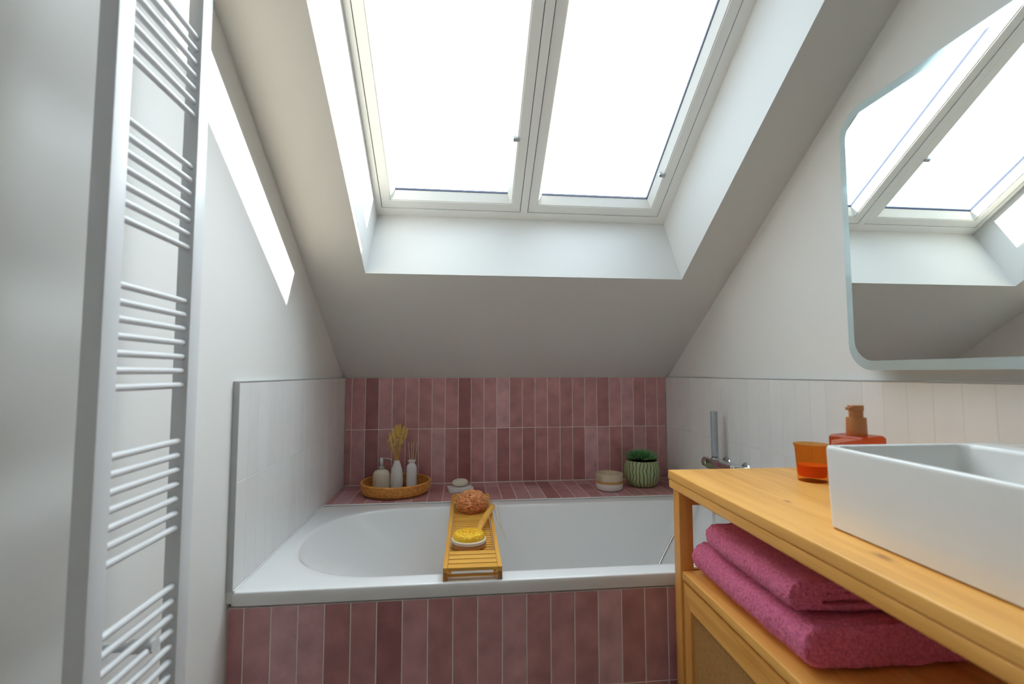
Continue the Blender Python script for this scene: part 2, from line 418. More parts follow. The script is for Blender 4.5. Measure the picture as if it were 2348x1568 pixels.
tiles('tile_cladding', M['white_tile'], wr, (W + .008, 0, 0), (0, -1, 0), (0, 0, 1), [-y for y in reversed(yr)], [-.62, -.285, 0, .2955, TILE_TOP], gap=.0016, tones=sidetone, jitter=.6)
finish('grout', nbox(W + .0014, W + PT + .001, -3.2, 0, FLOOR, TILE_TOP - .001), M['white_grout'], wr, 0)
finish('tile_trim', nbox(W - .0005, W + PT + .001, -3.2, 0, TILE_TOP, TILE_TOP + .003), M['trim'], wr, 0)

# ------------------------------------------------------------------ roof windows (built in slope axes)
def sbox(bm, x0, x1, t0, t1, n0, n1, mi=0):
    vs = [bm.verts.new(SL(x, t, n)) for n in (n0, n1) for x, t in ((x0, t0), (x1, t0), (x1, t1), (x0, t1))]
    for q in ((0, 1, 2, 3), (4, 5, 6, 7), (0, 1, 5, 4), (1, 2, 6, 5), (2, 3, 7, 6), (3, 0, 4, 7)):
        bm.faces.new([vs[i] for i in q]).material_index = mi
def sframe(bm, x0, x1, t0, t1, w, n0, n1, x0i=None, mi=0):
    """rectangular ring with possibly sloping inner faces: inner edge inset w at n0"""
    a = [(x0, t0), (x1, t0), (x1, t1), (x0, t1)]; b = [(x0 + w, t0 + w), (x1 - w, t0 + w), (x1 - w, t1 - w), (x0 + w, t1 - w)]
    O0 = [bm.verts.new(SL(*p, n0)) for p in a]; I0 = [bm.verts.new(SL(*p, n0)) for p in b]
    O1 = [bm.verts.new(SL(*p, n1)) for p in a]; I1 = [bm.verts.new(SL(*p, n1)) for p in b]
    for i in range(4):
        j = (i + 1) % 4
        for q in ((O0[i], O0[j], I0[j], I0[i]), (O1[i], O1[j], I1[j], I1[i]), (O0[i], O0[j], O1[j], O1[i]), (I0[i], I0[j], I1[j], I1[i])):
            bm.faces.new(q).material_index = mi
bm = bmesh.new()
sbox(bm, FX0, .2620, FT0, FT1, FN, FN + .075); sbox(bm, 1.5480, FX1, FT0, FT1, FN, FN + .075)
sbox(bm, .2620, 1.5480, FT0, GT0, FN, FN + .075); sbox(bm, .2620, 1.5480, GT1, FT1, FN, FN + .075)
sbox(bm, .8890, .9210, GT0, GT1, FN, FN + .075)
# outer flashing kerb keeps the sky out of the joint
fr = struct(finish('trim_1', bm, M['window'], smooth=0), 'white fixed frame around and between the two roof windows', 'window frame')
def gask(x0, x1):
    bm = bmesh.new()
    for a in ((x0, x0 + .0045, GT0, GT1), (x1 - .0045, x1, GT0, GT1), (x0, x1, GT0, GT0 + .0045), (x0, x1, GT1 - .0045, GT1)):
        sbox(bm, *a, FN + .012, FN + .02)
    return bm
def roof_window(name, x0, x1, label, clipt):
    e = thing(name, label, 'roof window', SL((x0 + x1) / 2, GT0, FN)); e['kind'] = 'structure'
    inv = Matrix.Translation(-e.location)
    def put(nm, bm, mat, par=e, sm=0):
        bm.transform(inv); return finish(nm, bm, mat, par, sm)
    g = .003
    b1 = bmesh.new(); sframe(b1, x0 + g, x1 - g, GT0 + g, GT1 - g, .0375, FN + .002, FN + .07)
    sash = put('sash', b1, M['window'])
    # glazing bead: slopes from the sash face down to the pane
    b2 = bmesh.new()
    xi0, xi1, ti0, ti1 = x0 + .0405, x1 - .0405, GT0 + .0405, GT1 - .0405
    A = [b2.verts.new(SL(*p, FN + .0055)) for p in ((xi0, ti0), (xi1, ti0), (xi1, ti1), (xi0, ti1))]
    A2 = [b2.verts.new(SL(*p, FN + .0055)) for p in ((xi0 + .005, ti0 + .004), (xi1 - .005, ti0 + .004), (xi1 - .005, ti1 - .004), (xi0 + .005, ti1 - .004))]
    B = [b2.verts.new(SL(*p, FN + .042)) for p in ((xi0 + .022, ti0 + .028), (xi1 - .022, ti0 + .028), (xi1 - .022, ti1 - .02), (xi0 + .022, ti1 - .02))]
    C = [b2.verts.new(SL(*p, FN + .042)) for p in ((xi0, ti0), (xi1, ti0), (xi1, ti1), (xi0, ti1))]
    for X, Y in ((A, A2), (A2, B), (B, C), (C, A)):
        for i in range(4): b2.faces.new((X[i], X[(i + 1) % 4], Y[(i + 1) % 4], Y[i]))
    put('glazing_bead', b2, M['window'], sash)
    b3 = gask(x0, x1); put('rubber_seal', b3, M['gasket'])
    b4 = bmesh.new(); sframe(b4, xi0 + .0165, xi1 - (.0200 if x0 > .5 else .0165), ti0 + .026, ti1 - .018, .0045, FN + .0425, FN + .055); put('pane_seal', b4, M['gasket'], sash)
    b5 = bmesh.new(); sbox(b5, xi0 + .012, xi1 - .012, ti0 + .02, ti1 - .012, FN + .0475, FN + .0515); put('glass_pane', b5, M['pane'], sash)
    b6 = bmesh.new(); sbox(b6, xi1 - .022, xi1 + .002, clipt, clipt + .014, FN - .002, FN + .006); sbox(b6, xi1 - .022, xi1 - .016, clipt + .001, clipt + .013, FN - .002, FN + .02)
    put('blind_clip', b6, M['metal_clip'], sash)
    return e
roof_window('window_1', .2620, .8890, 'left white roof window above the bath, on the radiator side', 1.208)
roof_window('window_2', .9210, 1.5480, 'right white roof window above the bath, nearest the mirror', 1.075)

# ------------------------------------------------------------------ tiled ledge, bath panel
DK, RIM = -.388, -1.250
led = thing('tiled_ledge', 'pink tiled ledge between the bath and the low back wall', 'ledge', (W / 2, -.19, FLOOR))
tiles('tile_cladding', M['pink'], led, (-W / 2, -.195, .612), (1, 0, 0), (0, 1, 0), ue, [0.0, .2835, .3835], tones=pinktone, jitter=.5)
finish('grout', nbox(-W / 2, W / 2, -.195, .189, .6, .6182), M['grout'], led, 0)
finish('plinth', nbox(-W / 2, W / 2, -.17, .185, 0, .5995), M['grout'], led, 0)
pan = thing('tiled_bath_front', 'pink tiled front panel under the bath rim', 'bath front', (W / 2, -1.235, FLOOR))
fe = edges(-.014, W, P, .0294)
tiles('tile_cladding', M['pink'], pan, (-W / 2, 0, 0), (1, 0, 0), (0, 0, 1), fe, [.0, .3035, .574], tones=pinktone, jitter=.5)
finish('grout', nbox(-W / 2 - .014, W / 2, -.0062, .02, 0, .5735), M['grout'], pan, 0)

# ------------------------------------------------------------------ bathtub
tub = thing('bathtub', 'white built-in bathtub with one rounded end below the roof windows', 'bathtub', (W / 2, -.82, FLOOR))
def tub_ring(z, x0, x1, y0, y1, nl, nr, k=96):
    out = []; cx = (x0 + x1) / 2; cy = (y0 + y1) / 2; cxl = x0 + .36 * (1 if x1 - x0 > .9 else .8)
    # left half: superellipse about cxl, right half: squarer superellipse about cxr
    cxr = x1 - .36
    for i in range(k):
        a = 2 * PI * (i + .5) / k; c, s = math.cos(a), math.sin(a)
        n = nr if c > 0 else nl
        ax = (x1 - cxr) if c > 0 else (cxl - x0)
        xx = (cxr if c > 0 else cxl) + ax * math.copysign(abs(c) ** (2 / n), c)
        yy = cy + (y1 - y0) / 2 * math.copysign(abs(s) ** (2 / n), s)
        out.append(Vector((xx - W / 2, yy + .82, z - FLOOR)))
    return out
def outer_ring(z, ins=0, k=96):
    out = []
    inner = tub_ring(z, .062, 1.735, -1.183, -.462, 2.35, 4.5, k)
    x0, x1, y0, y1 = ins - W / 2 - .0148, W / 2 - ins, RIM + .82 + ins, DK + .82 - ins
    for p in inner:   # project radially on the rectangle
        cx, cy = 0, (y0 + y1) / 2
        d = Vector((p.x - cx, p.y - cy)); 
        sx = ((x1 if d.x > 0 else x0) - cx) / d.x if abs(d.x) > 1e-6 else 1e9
        sy = ((y1 if d.y > 0 else y0) - cy) / d.y if abs(d.y) > 1e-6 else 1e9
        s_ = min(sx, sy); out.append(Vector((cx + d.x * s_, cy + d.y * s_, z - FLOOR)))
    # snap the nearest vertices to the four corners
    for (qx, qy) in ((x0, y0), (x0, y1), (x1, y0), (x1, y1)):
        b_ = min(out, key=lambda p: (p.x - qx) ** 2 + (p.y - qy) ** 2); b_.x, b_.y = qx, qy
    return out
bm = bmesh.new()
rings = [outer_ring(-.044, .02), outer_ring(-.046, 0.0008), outer_ring(-.006, 0.0), outer_ring(-.002, .0015), outer_ring(0.0, .005)]
rings += [tub_ring(0, .056, 1.741, -1.189, -.456, 2.35, 4.5), tub_ring(-.0015, .062, 1.735, -1.183, -.462, 2.35, 4.5), tub_ring(-.006, .066, 1.731, -1.180, -.465, 2.35, 4.5),
          tub_ring(-.014, .070, 1.729, -1.178, -.467, 2.35, 4.5), tub_ring(-.06, .11, 1.722, -1.172, -.473, 2.35, 4.5), tub_ring(-.14, .21, 1.705, -1.160, -.485, 2.4, 4.5),
          tub_ring(-.24, .33, 1.68, -1.145, -.50, 2.5, 4.4), tub_ring(-.33, .44, 1.66, -1.125, -.52, 2.6, 4.2), tub_ring(-.385, .52, 1.63, -1.10, -.545, 2.8, 4),
          tub_ring(-.41, .58, 1.58, -1.06, -.585, 3, 4), tub_ring(-.418, .68, 1.50, -.98, -.665, 3, 4)]
loft(bm, rings, cap1=True)
tb = finish('tub_shell', bm, M['acrylic'], tub, 60)
sub = tb.modifiers.new('smooth', 'SUBSURF'); sub.levels = 1; sub.render_levels = 1
for e_ in tb.data.edges: pass
bm = bmesh.new(); tube(bm, [(-W / 2 + .002, DK + .82 + .002, -FLOOR + .001), (W / 2 - .002, DK + .82 + .002, -FLOOR + .001)], .003, 8)
tube(bm, [(-W / 2 + .002, LE + .82, -FLOOR + .001), (-W / 2 + .002, DK + .82, -FLOOR + .001)], .003, 8)
finish('silicone_seal', bm, M['acrylic'], tub)
bm = bmesh.new(); lathe(bm, [(.026, 0), (.030, .004), (.030, .018), (.027, .022), (.012, .022)], 40)
bm.transform(Matrix.Translation((1.718 - W / 2, .06, -.075 - FLOOR)) @ Matrix.Rotation(-PI / 2, 4, 'Y'))
finish('overflow_knob', bm, M['chrome'], tub)
bm = bmesh.new(); lathe(bm, [(.035, 0), (.035, .003), (.03, .005)], 32, cx=1.35 - W / 2); bm.transform(Matrix.Translation((0, 0, -.419 - FLOOR)))
finish('drain', bm, M['chrome'], tub)

# ------------------------------------------------------------------ towel radiator on the left wall
rad = thing('towel_radiator', 'tall white towel radiator with grouped tubes on the left wall', 'towel radiator', (-PT, -1.79, FLOOR))
rx0, rx1 = .0715 + PT, .100 + PT
def up(y0, y1): return finish('upright', nbox(rx0, rx1, y0 + 1.79, y1 + 1.79, .28, 2.06, bev=.003), M['radiator'], rad)
up(-1.920, -1.884); up(-1.694, -1.658)
tz = []
for g in range(-1, 6):
    for k in range(7): tz.append(1.2739 - g * .2674 - k * .02695)
for zt in tz:
    z = zt - FLOOR
    if z < .32 or z > 2.04: continue
    bm = bmesh.new()
    tube(bm, [(.088 + PT, -1.888 + 1.79, z), (.088 + PT, -1.690 + 1.79, z)], .0060, 14)
    finish('tube', bm, M['radiator'], rad)
for (yy, zz) in ((-1.75, .128),):
    bm = bmesh.new(); tube(bm, [(0, 0, 0), (.080, 0, 0)], .008, 12); tube(bm, [(.072, 0, 0), (.112, 0, 0)], .012, 16)
    bm.transform(Matrix.Translation((0.0, yy + 1.79, zz - FLOOR)))
    finish('wall_bracket', bm, M['radiator'], rad)

# ------------------------------------------------------------------ mirror on the right wall
mir = thing('wall_mirror', 'frameless mirror with rounded corners on the right wall above the basin', 'mirror', (W + PT, -1.87, .60))
def yzr(y0, y1, z0, z1, r, x, n=10): return [(x, p[0], p[1]) for p in rrect(y0, y1, z0, z1, r, 0, n)]
my0, my1, mz0, mz1 = -.86, .492, .006, .772
def mring(ins, x): return yzr(my0 + ins, my1 - ins, mz0 + ins, mz1 - ins, .078 - ins * .6, x)
bm = bmesh.new(); loft(bm, [mring(.03, 0), mring(.03, -.052), mring(.0, -.052), mring(0, -.0565)], cap0=True)
loft(bm, [mring(0, -.0565), mring(.026, -.0610)])
finish('bevelled_edge', bm, M['bevel'], mir, 30)
bm = bmesh.new(); bm.faces.new([bm.verts.new(p) for p in mring(.026, -.0610)])
bm2 = finish('mirror_glass', bm, M['mirror'], mir, 0)

# ------------------------------------------------------------------ shower mixer, hand shower
mx_ = thing('shower_mixer', 'chrome thermostatic bath mixer on the white tiled right wall', 'shower mixer', (W, -.70, .195))
finish('body', nbox(-.085, -.035, -.105, .105, -.022, .026, bev=.008, seg=3), M['chrome'], mx_)
for s_ in (-1, 1):
    bm = bmesh.new(); lathe(bm, [(.022, 0), (.024, .002), (.024, .034), (.022, .036)], 32)
    bm.transform(Matrix.Translation((-.06, s_ * .106, 0)) @ Matrix.Rotation(-s_ * PI / 2, 4, 'X'))
    finish('control_knob', bm, M['chrome'], mx_)
    bm = bmesh.new(); lathe(bm, [(.016, -.004), (.016, .038)], 24); lathe(bm, [(.032, -.008), (.032, 0), (.028, .004)], 32)
    bm.transform(Matrix.Translation((0, s_ * .072, 0)) @ Matrix.Rotation(-PI / 2, 4, 'Y'))
    finish('wall_union', bm, M['chrome'], mx_)
bm = bmesh.new(); lathe(bm, [(.018, .026), (.018, .030), (.015, .032), (.015, .026)], 24, cx=-.06, cy=.062)
finish('holder', bm, M['chrome'], mx_)
bm = bmesh.new(); tube(bm, spline([(-.06, -.02, -.018), (-.07, -.02, -.04), (-.12, -.02, -.055), (-.15, -.02, -.062), (-.158, -.02, -.08)], 6), .013, 16)
finish('spout', bm, M['chrome'], mx_)
hs = thing('hand_shower', 'grey stick hand shower standing upright on the bath mixer', 'hand shower', (W - .06, -.638, .2275))
bm = bmesh.new(); lathe(bm, [(.011, 0), (.0145, .004), (.0148, .17), (.0148, .1705), (.0142, .171), (.0148, .1715), (.0148, .198), (.0135, .201), (.004, .201)], 32)
finish('handle', bm, plain('grey_satin_handle', (.36, .40, .44), .35, metal=.35), hs)
hp = [(W - .055, -.615, .176), (W - .075, -.60, .12), (1.66, -.56, .02), (1.58, -.575, -.11), (1.47, -.62, -.26), (1.40, -.70, -.37), (1.48, -.78, -.395), (1.60, -.76, -.30), (1.665, -.735, -.10), (1.69, -.72, .05), (W - .065, -.72, .172)]
bm = bmesh.new(); tube(bm, [Vector(p) - Vector((W - .06, -.638, .2275)) for p in spline(hp, 14)], .0078, 12)
finish('hose', bm, M['chrome'], hs)

# ------------------------------------------------------------------ vanity
VR = math.radians(-1.4)
VO = Vector((1.240, -1.275, FLOOR))
VM = Matrix.Translation(VO) @ Matrix.Rotation(VR, 4, 'Z')
def vloc(x, y, z): return VM @ Vector((x, y, z))
VL = 1.28; TOPZ = .93
van = thing('washstand', 'pine washstand with open towel shelf and cane fronted doors', 'vanity', VO, VR)
VD = .552
bm = bmesh.new(); box(bm, 0, VD, -VL, 0, TOPZ - .0255, TOPZ, bev=.004, seg=3); box(bm, .0015, VD, -VL + .002, -.0015, TOPZ - .051, TOPZ - .0262, bev=.004, seg=3)
finish('top', bm, M['pine_y'], van)
for y0 in (-.060, -VL + .02):
    for x0 in (.006, VD - .052):
        finish('leg', nbox(x0, x0 + .040, y0, y0 + .040, 0, TOPZ - .051, bev=.002), M['pine_z'], van)
for y0 in (-.052, -VL + .030):
    finish('apron', nbox(.046, VD - .052, y0, y0 + .022, TOPZ - .092, TOPZ - .051, bev=.001), M['pine_x'], van)
finish('apron', nbox(VD - .04, VD - .018, -VL + .06, -.06, TOPZ - .092, TOPZ - .051, bev=.001), M['pine_y'], van)
SHZ = .659
bm = bmesh.new(); box(bm, .010, VD - .012, -VL + .0605, -.0605, SHZ - .024, SHZ, bev=.004, seg=3)
finish('shelf', bm, M['pine_y'], van)
finish('side_panel', nbox(.05, VD - .055, -.046, -.034, .12, SHZ - .002), M['pine_z'], van, 0)
finish('side_panel', nbox(.05, VD - .055, -VL + .034, -VL + .046, .12, SHZ - .002), M['pine_z'], van, 0)
finish('back_panel', nbox(VD - .03, VD - .022, -VL + .061, -.061, .12, SHZ - .026), M['pine_z'], van, 0)
finish('bottom_panel', nbox(.03, VD - .032, -VL + .061, -.061, .12, .14), M['pine_y'], van, 0)
DW = (VL - .121) / 2
for k in range(2):
    y1 = -.0640 - k * DW; y0 = y1 - DW + .006; z0, z1, x0, x1 = .125, SHZ - .030, .012, .032; w = .042; wt = .062
    d = bmesh.new()
    def rg(x, ins): 
        a = [(y0 + (w if ins else 0), z0 + (wt if ins else 0)), (y1 - (w if ins else 0), z0 + (wt if ins else 0)), (y1 - (w if ins else 0), z1 - (wt if ins else 0)), (y0 + (w if ins else 0), z1 - (wt if ins else 0))]
        return [d.verts.new((x, *p)) for p in a]
    A, B, C_, D_ = rg(x0, 0), rg(x0, 1), rg(x1, 1), rg(x1, 0)
    for X, Y in ((A, B), (B, C_), (C_, D_), (D_, A)):
        for i in range(4):
            f = d.faces.new((X[i], X[(i + 1) % 4], Y[(i + 1) % 4], Y[i])); f.material_index = 0 if i % 2 else 1
    bmesh.ops.bevel(d, geom=[e for e in d.edges if abs(e.verts[0].co.x - e.verts[1].co.x) < 1e-6 and not (e.verts[0].co.y - e.verts[1].co.y and e.verts[0].co.z - e.verts[1].co.z)], offset=.0015, segments=2, affect='EDGES')
    dd = finish('door', d, [M['pine_z'], M['pine_y']], van)
    finish('cane_panel', nbox(x0 + .007, x0 + .010, y0 + w, y1 - w, z0 + wt, z1 - wt), M['cane'], dd, 0)
    ky = y0 + .02 if k == 0 else y1 - .02
    d = bmesh.new(); lathe(d, [(.006, 0), (.006, .012), (.012, .016), (.013, .022), (.009, .026)], 24)
    d.transform(Matrix.Translation((x0, ky, z1 - .12)) @ Matrix.Rotation(-PI / 2, 4, 'Y'))
    finish('knob', d, M['pine_z'], dd)

# basin
bas = thing('vessel_basin', 'white rectangular ceramic basin standing on the pine washstand', 'basin', vloc(.083, -.540, TOPZ), VR)
BX, BY, BZ = .385, .60, .152
def br(x0, x1, y0, y1, r, z): return rrect(x0, x1, y0, y1, r, z, 6)
rings = [br(.008, BX - .008, -BY + .008, -.008, .012, 0.0), br(.003, BX - .003, -BY + .003, -.003, .014, .004), br(0, BX, -BY, 0, .014, .145), br(.0008, BX - .0008, -BY + .0008, -.0008, .014, BZ - .002), br(.003, BX - .003, -BY + .003, -.003, .013, BZ),
         br(.010, .285, -BY + .010, -.010, .018, BZ), br(.0125, .2825, -BY + .0125, -.0125, .018, BZ - .002), br(.014, .281, -BY + .014, -.014, .02, BZ - .008), br(.018, .274, -BY + .02, -.02, .03, .05), br(.03, .262, -BY + .032, -.032, .035, .034), br(.06, .235, -BY + .06, -.06, .04, .03)]
bm = bmesh.new(); loft(bm, rings, cap0=True, cap1=True)
finish('bowl', bm, M['ceramic'], bas, 50)
bm = bmesh.new(); lathe(bm, [(.03, .0295), (.03, .033), (.026, .035)], 32, cx=.148, cy=-.3)
finish('waste_cap', bm, M['chrome'], bas)

# amber candle glass
cg = thing('candle_glass', 'amber glass tumbler with orange wax beside the basin', 'candle', vloc(.327, -.178, TOPZ))
bm = bmesh.new()
lathe(bm, [(.0335, 0), (.0350, .002), (.0362, .02), (.0400, .088), (.0432, .0955), (.0432, .0985), (.0415, .0985), (.0385, .089), (.0345, .022), (.033, .013), (.001, .013)], 64)
finish('glass', bm, M['amber'], cg)
bm = bmesh.new(); lathe(bm, [(.001, .0135), (.0328, .0135), (.0343, .022), (.0357, .043), (.034, .0435), (.001, .043)], 64)
finish('wax', bm, M['amber_wax'], cg)

# amber soap dispenser
sd = thing('soap_dispenser', 'square amber glass soap dispenser with brown pump behind the basin', 'soap dispenser', vloc(.262, -.412, TOPZ), VR + .35)
bm = bmesh.new(); loft(bm, [br(-.038, .038, -.038, .038, .008, .0), br(-.040, .040, -.040, .040, .009, .003), br(-.040, .040, -.040, .040, .009, .147), br(-.036, .036, -.036, .036, .009, .152)], cap0=True, cap1=True)
finish('bottle', bm, M['amber_deep'], sd)
bm = bmesh.new(); loft(bm, [br(-.035, .035, -.035, .035, .008, .006), br(-.035, .035, -.035, .035, .008, .120)], cap0=True, cap1=True)
finish('liquid_soap', bm, plain('orange_liquid_soap', (.22, .025, .006), .2), sd)
bm = bmesh.new(); lathe(bm, [(.0195, .152), (.0200, .154), (.0192, .189), (.0185, .191), (.006, .191)], 40); finish('collar', bm, M['amber_cap'], sd)
bm = bmesh.new(); lathe(bm, [(.0135, .189), (.0135, .205), (.0150, .206), (.0150, .217), (.0140, .218)], 40)
finish('pump_head', bm, M['amber_cap'], sd)
bm = bmesh.new(); box(bm, -.030, -.012, -.005, .005, .2075, .2145, bev=.002); finish('nozzle', bm, M['amber_cap'], sd)

# folded towels
def towel(name, label, loc, wx, ly, th, lay, seed, rz):
    """two nested U-folds, the round fold along -x; layers open at the near (-y) end"""
    t_ = th / 2 - .0012
    def u_path(x_in, x_end, zb, zt, n=10):
        r = (zt - zb) / 2; pts = []
        pts += [(x_end + (x_in + r - x_end) * k / 14, zt) for k in range(15)]
        pts += [(x_in + r - r * math.sin(PI * k / n), zb + r + r * math.cos(PI * k / n)) for k in range(1, n)]
        pts += [(x_in + r + (x_end - x_in - r) * k / 14, zb) for k in range(15)]
        return pts
    bm = bmesh.new()
    lt = th / lay
    nest = lay // 2
    for q in range(nest):
        ins = q * lt
        c = u_path(ins + lt / 2 + q * .012, wx - .006 * q, ins + lt / 2, th - ins - lt / 2)
        c = [Vector((p[0], p[1])) for p in c]
        # thick outline
        outl, inl = [], []
        for i, p in enumerate(c):
            d = (c[min(i + 1, len(c) - 1)] - c[max(i - 1, 0)]).normalized(); nn = Vector((-d.y, d.x))
            hw = lt * .41
            outl.append(p + nn * hw); inl.append(p - nn * hw)
        outline = outl + [inl[-1] * .5 + outl[-1] * .5 + Vector((lt * .3, 0))] + list(reversed(inl)) + [inl[0] * .5 + outl[0] * .5 + Vector((lt * .3, 0))]
        ny = 60; rg = []
        for j in range(ny + 1):
            y = -ly * j / ny; ring = []
            f_end = min(1, j / 3, (ny - j) / 3)
            for p in outline:
                co = Vector((p.x, y, p.y))
                w = noise.noise(Vector((co.x * 9 + seed, co.y * 7, co.z * 5))) * .007 + noise.noise(Vector((co.x * 30 + seed, co.y * 30, co.z * 30))) * .0022
                hf = .35 + .65 * min(1, co.z / (th * .6))
                co.x += w * 1.0; co.z += w * hf * .9 if co.z > th * .35 else 0
                co.y += noise.noise(Vector((co.x * 12, seed, co.z * 14))) * .010 + (q * .008 if j > ny - 2 else 0)
                if f_end < 1:
                    cz = th / 2; 
                    co.z += (cz - co.z) * .06 * (1 - f_end)
                co.z = max(co.z, .0008)
                ring.append(co)
            rg.append(ring)
        loft(bm, rg, cap0=True, cap1=True)
    bmesh.ops.triangulate(bm, faces=[f for f in bm.faces if len(f.verts) > 4])
    ob = finish(name, bm, M['towel'], None, 70, loc)
    ob.rotation_euler = (0, 0, rz)
    sm = ob.modifiers.new('sub', 'SUBSURF'); sm.levels = 1; sm.render_levels = 2
    tx = bpy.data.textures.new(name + '_loops', 'CLOUDS'); tx.noise_scale = .0075; tx.noise_depth = 3
    dm = ob.modifiers.new('terry', 'DISPLACE'); dm.texture = tx; dm.strength = .0075; dm.mid_level = .5; dm.texture_coords = 'LOCAL'
    return tag(ob, label, 'towel', 'folded towels on the washstand shelf')
towel('folded_towel', 'raspberry folded terry towel lying directly on the pine shelf', vloc(.026, -.079, SHZ + .0042), .345, .46, .086, 4, 3.1, VR)
towel('folded_towel', 'smaller raspberry folded terry towel resting on top of the other towel', vloc(.030, -.152, SHZ + .0960), .30, .355, .064, 4, 11.7, VR - .02)

# ------------------------------------------------------------------ things on the ledge
# wicker tray
TX, TY, TR = .297, -.172, .172
wt_ = thing('wicker_tray', 'round orange rattan tray at the left of the pink ledge', 'tray', (TX, TY, 0.0))
bm = bmesh.new(); lathe(bm, [(TR - .03, .0005), (TR - .012, .002), (TR - .012, .008), (.001, .008)], 96)
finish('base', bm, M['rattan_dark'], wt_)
def coil(z, r, rt, amp, k, ph, mi=0):
    b = bmesh.new(); seg, sd_ = 360, 8; R = []
    for i in range(seg):
        a = 2 * PI * i / seg; rr = rt * (1 - amp + amp * abs(math.sin(k * a / 2 + ph)) ** .9); ring = []
        for j in range(sd_):
            q = 2 * PI * j / sd_; ring.append(b.verts.new(((r + rr * math.cos(q)) * math.cos(a), (r + rr * math.cos(q)) * math.sin(a), z + rr * math.sin(q))))
        R.append(ring)
    for i in range(seg):
        A, B = R[i], R[(i + 1) % seg]
        for j in range(sd_): b.faces.new((A[j], B[j], B[(j + 1) % sd_], A[(j + 1) % sd_]))
    return b
for i, (z, dr) in enumerate(((.0055, -.016), (.0140, -.008), (.0225, -.004), (.031, -.002), (.0395, -.0005), (.048, .001))):
    finish('woven_coil', coil(z, TR - .006 + dr, .0054, .62, 100, i * PI / 2), M['rattan'], wt_)
finish('rim_coil', coil(.0570, TR - .004, .0058, .2, 60, .4), M['rattan'], wt_)
bm = bmesh.new(); lathe(bm, [(TR - .022, .004), (TR - .0105, .02), (TR - .0070, .052), (TR - .0050, .052), (TR - .0085, .02), (TR - .019, .004)], 96, caps=False)
finish('wall_backing', bm, M['rattan_dark'], wt_)  # dark sheet behind the coils, paints the shade in their gaps

ZB = .0085
def ribs(r, z, a): return r * (1 + (.022 * math.cos(44 * a) if z < .062 else 0))
so = thing('soap_dispenser', 'cream ribbed soap dispenser with steel pump standing in the rattan tray', 'soap dispenser', (.217, -.135, ZB))
prof = [(.038, 0), (.0415, .003), (.042, .01), (.042, .062), (.0415, .074), (.0385, .085), (.032, .093), (.022, .0985), (.015, .1005)]
zs = []
bm = bmesh.new()
pr2 = []
for i in range(len(prof) - 1):
    (r0, z0), (r1, z1) = prof[i], prof[i + 1]
    for k in range(3): pr2.append((r0 + (r1 - r0) * k / 3, z0 + (z1 - z0) * k / 3))
pr2.append(prof[-1])
lathe(bm, pr2, 264, rmod=ribs); finish('bottle', bm, M['cream'], so, 60)
bm = bmesh.new(); lathe(bm, [(.0150, .1), (.0155, .101), (.0155, .117), (.0145, .118), (.006, .118)], 32); finish('collar', bm, M['satin'], so)
bm = bmesh.new(); lathe(bm, [(.011, .118), (.0115, .119), (.0115, .158), (.0105, .160)], 32); finish('pump_head', bm, M['satin'], so)
bm = bmesh.new(); tube(bm, spline([(.008, 0, .155), (.03, -.003, .154), (.044, -.004, .150), (.050, -.004, .143)], 6), .0032, 10); finish('nozzle', bm, M['satin'], so)

va = thing('bud_vase', 'white matt bud vase in the middle of the rattan tray', 'vase', (.2935, -.128, ZB))
bm = bmesh.new(); lathe(bm, [(.026, 0), (.030, .003), (.0322, .02), (.0325, .05), (.0310, .075), (.0265, .10), (.0195, .122), (.0145, .137), (.0135, .1435), (.0120, .1440), (.0110, .137), (.014, .118), (.02, .10), (.02, .05), (.001, .05)], 64)
finish('body', bm, M['vase'], va)
bq = thing('dried_bouquet', 'bunch of dried golden grasses standing in the white bud vase', 'dried flowers', (.2935, -.128, ZB + .06))
stems = [(-.036, .0, .128, 1), (-.020, .004, .148, 1), (-.030, -.006, .098, 1), (-.008, .006, .168, 1), (.002, -.004, .172, 1), (.012, .004, .168, 1), (.030, .004, .165, 1), (.045, .002, .150, 1),
         (.026, -.004, .132, 0), (-.014, -.008, .085, 0), (.000, -.010, .108, 0), (.022, .0, .095, 0), (-.046, .003, .105, 0), (.008, .008, .125, 1), (-.013, .002, .132, 1), (.020, -.008, .118, 1)]
for i, (dx, dy, h, kind) in enumerate(stems):
    h *= 1.10
    z0 = .0; base = Vector((dx * .08, dy * .3, -.008)); neck = Vector((dx * .16 + random.uniform(-.003, .003), dy * .4, .086)); tip = Vector((dx, dy, .084 + h * .86))
    bm = bmesh.new(); pts = spline([base, neck, neck.lerp(tip, .55) + Vector((dx * .02, 0, 0)), tip], 6); tube(bm, pts, .0011, 6)
    st = finish('stalk', bm, M['straw'], bq)
    bm = bmesh.new()
    d = (tip - pts[-5]).normalized()
    if kind:
        Lh = .058 + .012 * (i % 3); a0 = tip - d * Lh * .62; n = 14
        P_ = [a0 + d * Lh * k / n + Vector((dx * .12 * math.sin(PI * k / n) * .3, 0, 0)) for k in range(n + 1)]
        rd = [max(.0008, .0072 * math.sin(PI * (k / n) ** .8) ** .7 * (1 + .25 * (k % 2))) for k in range(n + 1)]
        tube(bm, P_, 0, 9, rad=rd)
    else:
        for q in range(14):
            a = 2.4 * q; rr = .0075; c = tip + Vector((math.cos(a) * rr * math.sqrt(q / 14), math.sin(a) * rr * .6 * math.sqrt(q / 14), math.sin(a * 1.7) * .007))
            bmesh.ops.create_icosphere(bm, subdivisions=1, radius=.0036, matrix=Matrix.Translation(c))
    finish('seed_head', bm, M['seed'] if kind else plain('pale_seed_head', (.70, .50, .30), .95), st)

